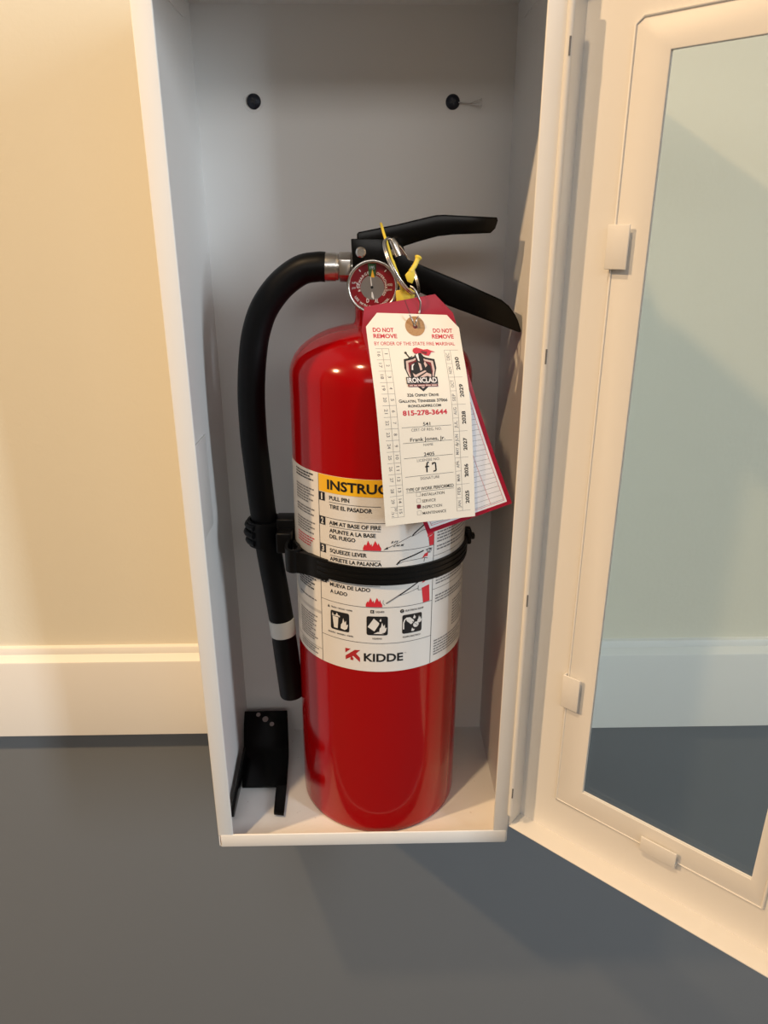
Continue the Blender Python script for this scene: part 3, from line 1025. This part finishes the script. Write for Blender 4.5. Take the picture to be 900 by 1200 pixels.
box(bm, -78.0, -66.2, -20.0, -8.0, 227.5, 244.0, T=lambda x, y, z: mm(x, y, z))
bmesh.ops.recalc_face_normals(bm, faces=bm.faces)
bevel(bm, 0.0015, 3)
ring = [(hx + 11.2 * math.cos(math.radians(a)), 11.2 * math.sin(math.radians(a))) for a in range(20, 341, 10)]
band(bm, [(x / 1000, y / 1000) for x, y in ring], 0.2268, 0.2472, 0.0020)
for dz, r in ((-6.0, 13.4), (0.5, 14.4), (6.5, 13.4)):
    tube(bm, [mm(hx + r * math.cos(math.radians(a)), r * math.sin(math.radians(a)), hz + dz) for a in range(120, 241, 12)], 0.0022, 8)
obj('hose_clip', bm, M['black'], strap, smooth=45)
bm = bmesh.new()
box(bm, 65.0, 73.5, -4.0, 2.0, 232.0, 236.5, T=lambda x, y, z: mm(x, y, z))
box(bm, 66.0, 70.5, -6.5, 3.0, 229.0, 241.0, T=lambda x, y, z: mm(x, y, z))
bmesh.ops.recalc_face_normals(bm, faces=bm.faces)
bevel(bm, 0.0012, 2)
obj('strap_tab', bm, M['black'], strap, smooth=45)

# ------------------------------------------------------------------ yellow tamper seal
EM = Matrix.Translation((XC, YC, ZX)) @ Matrix.Rotation(0.0088, 4, 'Y')


def ew(x, y, z):
    """Millimetres in the extinguisher's frame -> world."""
    return EM @ mm(x, y, z)


SO = ew(6, -38, 436)
seal = empty('tamper_seal', SO)
tag(seal, 'yellow plastic tamper seal looped through the pull ring of the extinguisher', 'seal')


def ES(x, y, z):
    return ew(x, y, z) - SO


bm = bmesh.new()
tube(bm, catmull([ES(-0.6, 6.0, 458.6), ES(-0.6, -8.0, 458.4), ES(-0.5, -14.0, 458.2), ES(1.2, -26, 452.0), ES(3.3, -36, 445.4), ES(6.3, -41, 436.0), ES(9.2, -42, 428.6), ES(11.5, -41, 423.0), ES(13.6, -39, 418.5)], 5),
     [0.0007] * 10 + [0.0009] * 15 + [0.0013] * 16, 10)
obj('seal_strap', bm, M['yellow'], seal, smooth=60)
bm = bmesh.new()
tube(bm, catmull([ES(22.4, -40.3, 438.9), ES(22.0, -40.8, 438.0), ES(20.0, -42.5, 433.8), ES(17.4, -44.0, 430.4)], 5), [0.0023] * 5 + [0.0018] + [0.0015] * 10, 10)

obj('seal_stud', bm, M['yellow'], seal, smooth=60)
bm = bmesh.new()
prism(bm, [(18.6, 432.6), (20.2, 430.6), (20.0, 426.6), (18.6, 423.2), (15.6, 424.4), (14.0, 428.4), (15.6, 430.2)], -44.9, -42.7, lambda u, v, a: ES(u, a, v))
prism(bm, [(8.6, 418.4), (17.6, 420.2), (21.0, 418.0), (20.5, 410.0), (9.5, 408.5)], -37.0, -35.0, lambda u, v, a: ES(u, a, v))
bmesh.ops.recalc_face_normals(bm, faces=bm.faces)
bevel(bm, 0.0005, 2)
obj('seal_body', bm, M['yellow'], seal, smooth=50)

# ------------------------------------------------------------------ tags
WLt = [(0.1190, 0.0260, 0.4065), (0.1195, 0.0215, 0.3973), (0.1250, 0.0030, 0.3548), (0.1287, -0.0020, 0.3089), (0.1310, -0.0035, 0.2729)]
WRt = [(0.1778, 0.0270, 0.4044), (0.1781, 0.0230, 0.3967), (0.1839, 0.0055, 0.3582), (0.1874, 0.0005, 0.3162), (0.1900, -0.0010, 0.2786)]
RLt = [(0.1136, 0.0310, 0.4084), (0.1168, 0.0260, 0.3947), (0.1251, 0.0070, 0.3647), (0.1401, 0.0025, 0.3159), (0.1592, 0.0020, 0.2649)]
RRt = [(0.1679, 0.0340, 0.4174), (0.1749, 0.0300, 0.4046), (0.1829, 0.0150, 0.3726), (0.1991, 0.0065, 0.3257), (0.2147, 0.0030, 0.2859)]


def sheet(Lp, Rp, ts, shear):
    """A gently bent tag: P(u, v, lift), u across 0..60 mm, v down from the top in mm."""
    Lp = [Vector(p) for p in Lp]
    Rp = [Vector(p) for p in Rp]

    def cr(V, t):
        n_ = len(ts)
        i = 0
        while i < n_ - 2 and t > ts[i + 1]:
            i += 1
        h = ts[i + 1] - ts[i]
        s = (t - ts[i]) / h

        def m_(k):
            if k == 0:
                return (V[1] - V[0]) / (ts[1] - ts[0])
            if k == n_ - 1:
                return (V[-1] - V[-2]) / (ts[-1] - ts[-2])
            return (V[k + 1] - V[k - 1]) / (ts[k + 1] - ts[k - 1])
        m0, m1 = m_(i) * h, m_(i + 1) * h
        return (2 * s ** 3 - 3 * s * s + 1) * V[i] + (s ** 3 - 2 * s * s + s) * m0 + (-2 * s ** 3 + 3 * s * s) * V[i + 1] + (s ** 3 - s * s) * m1

    def P0(u, v):
        return cr(Lp, v) * (1 - u / 60) + cr(Rp, v) * (u / 60)

    def P(u, v, lift=0.0):
        vmax = ts[-1]
        v2 = v + shear * (u - 30) * math.sin(math.pi * min(1, max(0, v / vmax)))
        p = P0(u, v2)
        if lift:
            a = P0(u + 0.5, v2) - P0(u - 0.5, v2)
            b = P0(u, v2 - 0.5) - P0(u, v2 + 0.5)
            p = p + a.cross(b).normalized() * (lift / 1000.0)
        return p
    return P


WP = sheet(WLt, WRt, [0, 9.1, 54.1, 99.0, 135.4], 0.045)
RP = sheet(RLt, RRt, [0, 15.1, 50.7, 102.6, 150.9], 0.0)


def card_mesh(P, u0, u1, v0, v1, cut_u, cut_v, th, lift, step=3.0, hole=None, origin=Vector((0, 0, 0))):
    """A card with two cut corners at the top, th mm thick; hole = (u, v, r) punches it."""
    us = [u0, u0 + cut_u, u1 - cut_u, u1]
    n_ = 16
    us = sorted(set([round(u0 + (u1 - u0) * i / n_, 4) for i in range(n_ + 1)] + [u0 + cut_u, u1 - cut_u]))
    bm_ = bmesh.new()

    def top(u):
        if u < u0 + cut_u:
            return v0 + cut_v * (1 - (u - u0) / cut_u)
        if u > u1 - cut_u:
            return v0 + cut_v * (1 - (u1 - u) / cut_u)
        return v0
    m_ = 40
    grid = []
    for lf in (lift, lift + th):
        g = []
        for u in us:
            t = top(u)
            g.append([bm_.verts.new(P(u, t + (v1 - t) * j / m_, lf) - origin) for j in range(m_ + 1)])
        grid.append(g)
    for g in grid:
        for i in range(len(us) - 1):
            for j in range(m_):
                if hole:
                    uc = (us[i] + us[i + 1]) / 2
                    t = (top(us[i]) + top(us[i + 1])) / 2
                    vc = t + (v1 - t) * (j + 0.5) / m_
                    if math.hypot(uc - hole[0], vc - hole[1]) < hole[2]:
                        continue
                bm_.faces.new((g[i][j], g[i + 1][j], g[i + 1][j + 1], g[i][j + 1]))
    a, b = grid
    N_ = len(us)
    for i in range(N_ - 1):
        bm_.faces.new((a[i][0], a[i + 1][0], b[i + 1][0], b[i][0]))
        bm_.faces.new((a[i][m_], a[i + 1][m_], b[i + 1][m_], b[i][m_]))
    for j in range(m_):
        bm_.faces.new((a[0][j], a[0][j + 1], b[0][j + 1], b[0][j]))
        bm_.faces.new((a[N_ - 1][j], a[N_ - 1][j + 1], b[N_ - 1][j + 1], b[N_ - 1][j]))
    return bm_


WOr = WP(31, 9)
wt = empty('inspection_tag', WOr)
tag(wt, 'ivory inspection tag with printed grid and shield emblem, wired to the extinguisher valve', 'tag')
bm = card_mesh(WP, 0, 60, 0.4, 135.2, 7.5, 8.4, 0.25, 0.0, origin=WOr)
card = obj('tag_card', bm, M['card'], wt, smooth=40)


def WT(u, v, lay=0):
    return WP(u, -v, 0.33 + 0.07 * lay) - WOr


tp = Print()        # v is negative downwards; 0 black, 1 grey, 2 red
tp.text('DO NOT', 4.1, -12.0, 17.5, 2.5, 2, 0, bold=0.03)
tp.text('REMOVE', 4.0, -15.9, 19.2, 2.5, 2, 0, bold=0.03)
tp.text('DO NOT', 42.8, -12.0, 55.2, 2.5, 2, 0, bold=0.03)
tp.text('REMOVE', 41.6, -15.9, 55.6, 2.5, 2, 0, bold=0.03)
tp.text('BY ORDER OF THE STATE FIRE MARSHAL', 4.0, -20.5, 55.6, 2.2, 2, 0, bold=0.006)
tp.text('326 Osprey Drive', 20.4, -53.3, 40.4, 1.85, 0, 0, bold=0.022, small=True)
tp.text('Gallatin, Tennessee 37066', 14.7, -56.9, 45.6, 1.85, 0, 0, bold=0.022, small=True)
tp.text('IRONCLADFIRE.COM', 20.3, -60.0, 41.2, 1.5, 0, 0, bold=0.026)
tp.text('815-278-3644', 16.4, -65.0, 44.8, 2.9, 2, 0, bold=0.035)
tp.text('541', 28.8, -71.9, 33.4, 2.1, 0, 0, bold=0.012)
tp.text('CERT OF REG. NO.', 21.0, -75.2, 40.5, 1.75, 1, 0)
tp.text('Frank Jones, Jr.', 19.9, -81.6, 42.4, 2.3, 0, 0, bold=0.010)
tp.text('NAME', 28.2, -85.0, 34.4, 1.6, 1, 0)
tp.text('2405', 28.1, -91.5, 34.9, 2.2, 0, 0, bold=0.012)
tp.text('LICENSEE NO.', 23.4, -94.9, 38.3, 1.7, 1, 0)
tp.text('SIGNATURE', 24.8, -106.8, 37.4, 1.8, 1, 0)
for v in (72.5, 82.4, 92.0, 104.0):
    tp.line([(15.0, -v), (46.8, -v)], 0.22, 0, 0)
tp.text('TYPE OF WORK PERFORMED', 15.0, -113.7, 46.5, 2.1, 0, 0, bold=0.012)
tp.line([(15.0, -114.5), (46.5, -114.5)], 0.2, 0, 0)
for v, s, u1 in ((116.3, 'INSTALLATION', 40.2), (120.5, 'SERVICE', 34.2), (124.6, 'INSPECTION', 38.2), (128.7, 'MAINTENANCE', 40.8)):
    tp.text(s, 25.2, -v - 1.4, u1, 1.85, 0, 0, bold=0.002)
    for a, b in (((21.6, v - 1.4), (24.2, v - 1.4)), ((24.2, v - 1.4), (24.2, v + 1.2)), ((24.2, v + 1.2), (21.6, v + 1.2)), ((21.6, v + 1.2), (21.6, v - 1.4))):
        tp.line([(a[0], -a[1]), (b[0], -b[1])], 0.16, 1, 0)
# day columns down the left edge
for k in range(17):
    if k < 16:
        v = 22.7 + k * (107.3 / 15.0)
        if k <= 15:
            tp.line([(4.2, -v), (12.8, -v)], 0.17, 1, 0)
tp.line([(8.4, -22.7), (8.6, -130.0)], 0.17, 1, 0)
tp.line([(12.7, -22.7), (12.9, -130.0)], 0.17, 1, 0)
for k in range(15):
    v = 22.7 + (k + 0.5) * (107.3 / 15.0)
    s = str(k + 1)
    tp.text(s, 9.7, -v + (0.55 if k < 9 else 1.5), (0.5 if k == 0 else 1.3) if k < 9 else 2.9, 2.0, 1, 0, bold=0.006, rot=-90)
    if k < 14:
        tp.text(str(k + 16), 5.0, -v + 1.5, 2.9, 2.0, 1, 0, bold=0.006, rot=-90)
v = 22.7 + 14.5 * (107.3 / 15.0)
tp.text('30', 6.8, -v + 3.2, 2.6, 1.5, 1, 0, rot=-90)
tp.text('31', 4.6, -v - 0.3, 2.6, 1.5, 1, 0, rot=-90)
tp.line([(4.3, -v + 0.6), (8.4, -v - 0.9)], 0.14, 1, 0)
# months and years up the right edge
mv0, mv1 = 23.6, 130.4
for k, s in enumerate(('DEC', 'NOV', 'OCT', 'SEP', 'AUG', 'JUL', 'JUN', 'MAY', 'APR', 'MAR', 'FEB', 'JAN')):
    a = mv0 + (mv1 - mv0) * k / 12
    b = mv0 + (mv1 - mv0) * (k + 1) / 12
    tp.text(s, 50.8, -(a + b) / 2 - 2.3, 4.8, 1.9, 1, 0, bold=0.004, rot=90)
    tp.line([(48.1, -a), (51.8, -a)], 0.16, 1, 0)
    if k % 2 == 0:
        tp.line([(48.1, -a), (57.0, -a)], 0.16, 1, 0)
tp.line([(48.1, -mv1), (57.0, -mv1)], 0.16, 1, 0)
tp.line([(48.1, -mv0), (48.1, -mv1)], 0.17, 1, 0)
tp.line([(51.8, -mv0), (51.8, -mv1)], 0.17, 1, 0)
for k, s in enumerate(('2030', '2029', '2028', '2027', '2026', '2025')):
    c = mv0 + (mv1 - mv0) * (k + 0.5) / 6
    tp.text(s, 56.3, -c - 4.3, 8.6, 2.2, 0, 0, bold=0.028, rot=90)
for pts in (((50.9, 85.4), (49.1, 86.0), (50.6, 87.0)), ((49.2, 84.6), (50.8, 85.0)), ((54.0, 108.2), (56.0, 106.2))):
    tp.line([(a, -b) for a, b in pts], 0.35, 0, 0)
# handwriting and the punched box
for pts in (((31.0, 95.7), (29.9, 95.9), (29.5, 98.0), (29.4, 102.2)), ((28.4, 98.6), (31.0, 98.4)), ((33.0, 96.6), (35.2, 96.4), (35.4, 101.6), (33.6, 102.0)), ((33.4, 96.5), (33.4, 97.6))):
    tp.line([(a, -b) for a, b in pts], 0.85, 0, 1)
tp.emit('tag_print', WT, [M['ink'], M['inkgrey'], M['tagred']], card)
pb = Print()
pb.poly([(21.7, -123.0), (23.2, -122.9), (24.2, -123.6), (24.0, -125.4), (22.4, -125.9), (21.5, -124.8)], 0, 1)
pb.emit('punched_mark', WT, [M['maroon']], card)

em = Print()        # shield emblem: 0 near-black, 1 maroon, 2 pale rose, 3 white, 4 red
SX = 31.1


def sh(k, top, tip):
    w = 10.0 * k
    return [(SX, -top), (SX + w * 0.45, -top - 2.2), (SX + w * 0.98, -top - 3.3), (SX + w * 1.02, -top - 9.0), (SX + w * 0.82, -top - 15.0), (SX + w * 0.45, -top - (tip - top) * 0.84),
            (SX, -tip), (SX - w * 0.45, -top - (tip - top) * 0.84), (SX - w * 0.82, -top - 15.0), (SX - w * 1.02, -top - 9.0), (SX - w * 0.98, -top - 3.3), (SX - w * 0.45, -top - 2.2)]


em.poly(sh(1.0, 26.2, 50.2), 0, 0)
em.poly(sh(0.88, 27.4, 48.4), 2, 1)
em.poly(sh(0.74, 28.4, 46.8), 1, 2)
em.line([(23.2, -25.6), (26.4, -30.6)], 0.8, 0, 1)
em.disc(23.1, -25.4, 0.8, 0, 1)
em.line([(24.2, -29.2), (27.0, -27.6)], 0.6, 0, 1)
em.poly([(SX - 7.0, -41.0), (SX - 6.4, -34.0), (SX - 3.6, -31.6), (SX + 0.2, -30.6), (SX + 4.0, -31.4), (SX + 6.6, -34.0), (SX + 7.0, -41.0)], 0, 3)
em.poly([(SX - 2.6, -27.0), (SX - 0.6, -25.2), (SX + 1.4, -25.2), (SX + 3.0, -27.6), (SX + 2.6, -32.0), (SX + 0.6, -34.4), (SX - 1.6, -32.2)], 0, 3)
em.poly([(SX - 1.9, -26.6), (SX - 0.2, -25.8), (SX + 0.1, -31.0), (SX - 0.8, -30.6)], 3, 4)
em.poly([(SX - 1.0, -31.6), (SX + 0.6, -32.6), (SX + 1.0, -36.4), (SX - 0.2, -37.0)], 2, 4)
em.poly([(SX + 2.6, -32.4), (SX + 3.4, -30.8), (SX + 4.6, -33.6), (SX + 3.2, -35.0)], 2, 4)
em.poly([(SX - 5.8, -36.4), (SX - 5.2, -33.2), (SX - 3.4, -32.4), (SX - 4.6, -34.2), (SX - 4.8, -36.6)], 3, 4)
em.poly([(SX - 5.4, -38.4), (SX - 3.6, -39.6), (SX + 2.6, -36.8), (SX + 3.6, -37.4), (SX - 3.0, -41.0), (SX - 4.6, -41.2)], 2, 4)
em.poly([(SX - 1.0, -41.0), (SX + 3.6, -38.2), (SX + 6.2, -39.4), (SX + 6.0, -41.4), (SX + 3.8, -40.4), (SX + 0.8, -41.2)], 2, 4)
em.poly([(SX - 3.4, -24.2), (SX - 2.6, -22.6), (SX - 0.6, -22.0), (SX + 1.4, -22.6), (SX + 3.6, -23.4), (SX + 6.2, -23.0), (SX + 8.4, -24.0), (SX + 11.0, -24.8), (SX + 8.4, -25.0), (SX + 6.6, -27.4),
         (SX + 4.0, -27.0), (SX + 1.6, -25.4), (SX - 0.8, -26.0), (SX - 2.6, -25.8)], 4, 4)
em.poly([(SX + 1.6, -24.2), (SX + 5.8, -24.8), (SX + 5.0, -26.6), (SX + 2.6, -25.6)], 1, 5)
em.rect(SX - 10.0, -45.4, SX + 9.8, -41.0, 0, 4)
em.text('IRONCLAD', SX - 9.4, -44.6, SX + 9.2, 3.0, 3, 5, bold=0.03)
em.rect(SX - 9.4, -47.2, SX + 9.6, -45.6, 1, 4)
em.dashes(SX - 8.6, SX + 8.8, -46.8, 0.8, 2, 5, seed=5)
em.emit('shield_emblem', WT, [M['ink'], M['maroon'], M['pink'], M['cardwhite'], M['tagred']], card)

gr = Print()
gr.disc(31.6, -8.2, 6.3, 0, 1, 40, r0=1.5)
gr.emit('reinforcing_ring', WT, [M['kraft']], card)
hl = Print()
hl.disc(31.6, -8.2, 1.6, 0, 0, 20)
hl.emit('tag_hole', WT, [M['maroon']], card)
bm = bmesh.new()
yl = 0.0
hw_ = WP(31.6, 8.2, 0.6)
wp_ = [ew(17.6, -44.0, 421.8), ew(20.0, -45.6, 420.2), ew(22.6, -46.0, 415.2), ew(24.0, -45.6, 411.6), ew(23.2, -46.0, 405.0), hw_ + Vector((0.0006, -0.0022, 0.004)), hw_, hw_ + Vector((-0.0004, 0.002, -0.0006))]
tube(bm, [p - WOr for p in catmull(wp_, 6)], 0.0006, 8)
tube(bm, [p - WOr for p in catmull([hw_ + Vector((-0.0005, -0.0008, 0.0002)), hw_ + Vector((-0.002, -0.0012, 0.004)), hw_ + Vector((-0.0036, -0.0008, 0.0072))], 5)], 0.0005, 8)
obj('tag_wire', bm, M['wire'], wt, smooth=60)

ROr = RP(30, 10)
rt = empty('record_tag', ROr)
tag(rt, 'crimson vinyl record tag hanging behind the ivory inspection tag, ruled white card inside', 'tag')
bm = card_mesh(RP, 0, 60, 0.3, 150.6, 5.2, 14.2, 0.6, 0.0, origin=ROr)
holder = obj('vinyl_holder', bm, M['redvinyl'], rt, smooth=40)


def RT_(u, v, lay=0):
    return RP(u, -v, 0.74 + 0.09 * lay) - ROr


rc = Print()        # 0 white, 1 red, 2 grey
rc.rect(2.9, -147.9, 57.2, -18.0, 0, 0)
rc.line([(55.6, -18.5), (55.6, -146.2)], 0.22, 1, 1)
rc.line([(4.6, -146.2), (55.6, -146.2)], 0.22, 1, 1)
rc.line([(4.6, -18.5), (4.6, -146.2)], 0.22, 1, 1)
v = 30.0
while v < 146:
    rc.line([(4.6, -v), (55.6, -v)], 0.20, 2, 1)
    v += 3.6
for u in (20.0, 46.5):
    rc.line([(u, -30.0), (u, -146.0)], 0.2, 1, 1)
rc.emit('record_card', RT_, [M['cardwhite'], M['tagred'], M['inkgrey']], rt)
fold = Print()
fold.line([(33.5, -0.6), (33.0, -18.0)], 0.7, 0, 0)
fold.emit('vinyl_seam', RT_, [M['maroon']], holder)

# ------------------------------------------------------------------ loose black wall bracket on the cabinet floor
bx0 = 0.0245
br = empty('wall_bracket', (bx0, 0.085, 0.0012))
tag(br, 'black steel hook bracket with two prongs, lying loose in left corner of cabinet floor', 'bracket')
BO = Vector((bx0, 0.085, 0.0012))


def strip(bm_, rows_, th):
    """A bent plate: rows of (left xyz, right xyz)."""
    V = []
    for i, (a, b) in enumerate(rows_):
        a, b = Vector(a), Vector(b)
        pa = Vector(rows_[max(0, i - 1)][0])
        pb = Vector(rows_[min(len(rows_) - 1, i + 1)][0])
        nn = (b - a).cross(pb - pa).normalized() * th
        V.append([bm_.verts.new(q - BO) for q in (a, b, b + nn, a + nn)])
    for p_, q_ in zip(V, V[1:]):
        for k in range(4):
            bm_.faces.new((p_[k], q_[k], q_[(k + 1) % 4], p_[(k + 1) % 4]))
    bm_.faces.new(V[0])
    bm_.faces.new(V[-1][::-1])


bm = bmesh.new()
strip(bm, [((0.0000 + 0.0012, 0.1300, 0.0318), (0.0412, 0.1300, 0.0322)), ((0.0016, 0.1200, 0.0252), (0.0424, 0.1200, 0.0255)), ((0.0030, 0.1060, 0.0138), (0.0440, 0.1060, 0.0138)),
           ((0.0040, 0.0960, 0.0090), (0.0450, 0.0960, 0.0090)), ((0.0080, 0.0600, 0.0040), (0.0466, 0.0600, 0.0040))], -0.0026)
bmesh.ops.recalc_face_normals(bm, faces=bm.faces)
bevel(bm, 0.0005, 2)
plate = obj('bracket_plate', bm, M['blackmetal'], br, smooth=40)
bm = bmesh.new()
strip(bm, [((0.0374, 0.0606, 0.0044), (0.0466, 0.0606, 0.0044)), ((0.0386, 0.0330, 0.0030), (0.0474, 0.0330, 0.0030)), ((0.0390, 0.0290, 0.0036), (0.0475, 0.0275, 0.0036))], -0.0022)
bmesh.ops.recalc_face_normals(bm, faces=bm.faces)
bevel(bm, 0.0004, 2)
obj('bracket_prong', bm, M['blackmetal'], br, smooth=40)
bm = bmesh.new()
prism(bm, [(0.0930, 0.0060), (0.0930, 0.0210), (0.0800, 0.0200), (0.0600, 0.0160), (0.0300, 0.0105), (0.0262, 0.0085), (0.0262, 0.0046), (0.0300, 0.0012), (0.0400, 0.0012), (0.0620, 0.0020)], 0.0036, 0.0062,
      lambda y, z, x: Vector((x + 0.06 * z, y, z)) - BO)
bmesh.ops.recalc_face_normals(bm, faces=bm.faces)
bevel(bm, 0.0005, 2)
obj('bracket_prong', bm, M['blackmetal'], br, smooth=40)
for hx_, hy_, hz_, r_ in ((0.0145, 0.1267, 0.02985, 0.0020), (0.0214, 0.1230, 0.0274, 0.0027), (0.0278, 0.1190, 0.0248, 0.0021)):
    bm = bmesh.new()
    nrm = Vector((0, -0.56, 0.83))
    lathe(bm, [(0.0, 0.0), (r_, 0.0), (r_, 0.0002), (0.0, 0.0002)], 20, axisT(Vector((hx_, hy_, hz_)) + nrm * 0.0032 - BO, nrm), cap=False)
    obj('bolt_hole', bm, M['hole'], plate, smooth=40)
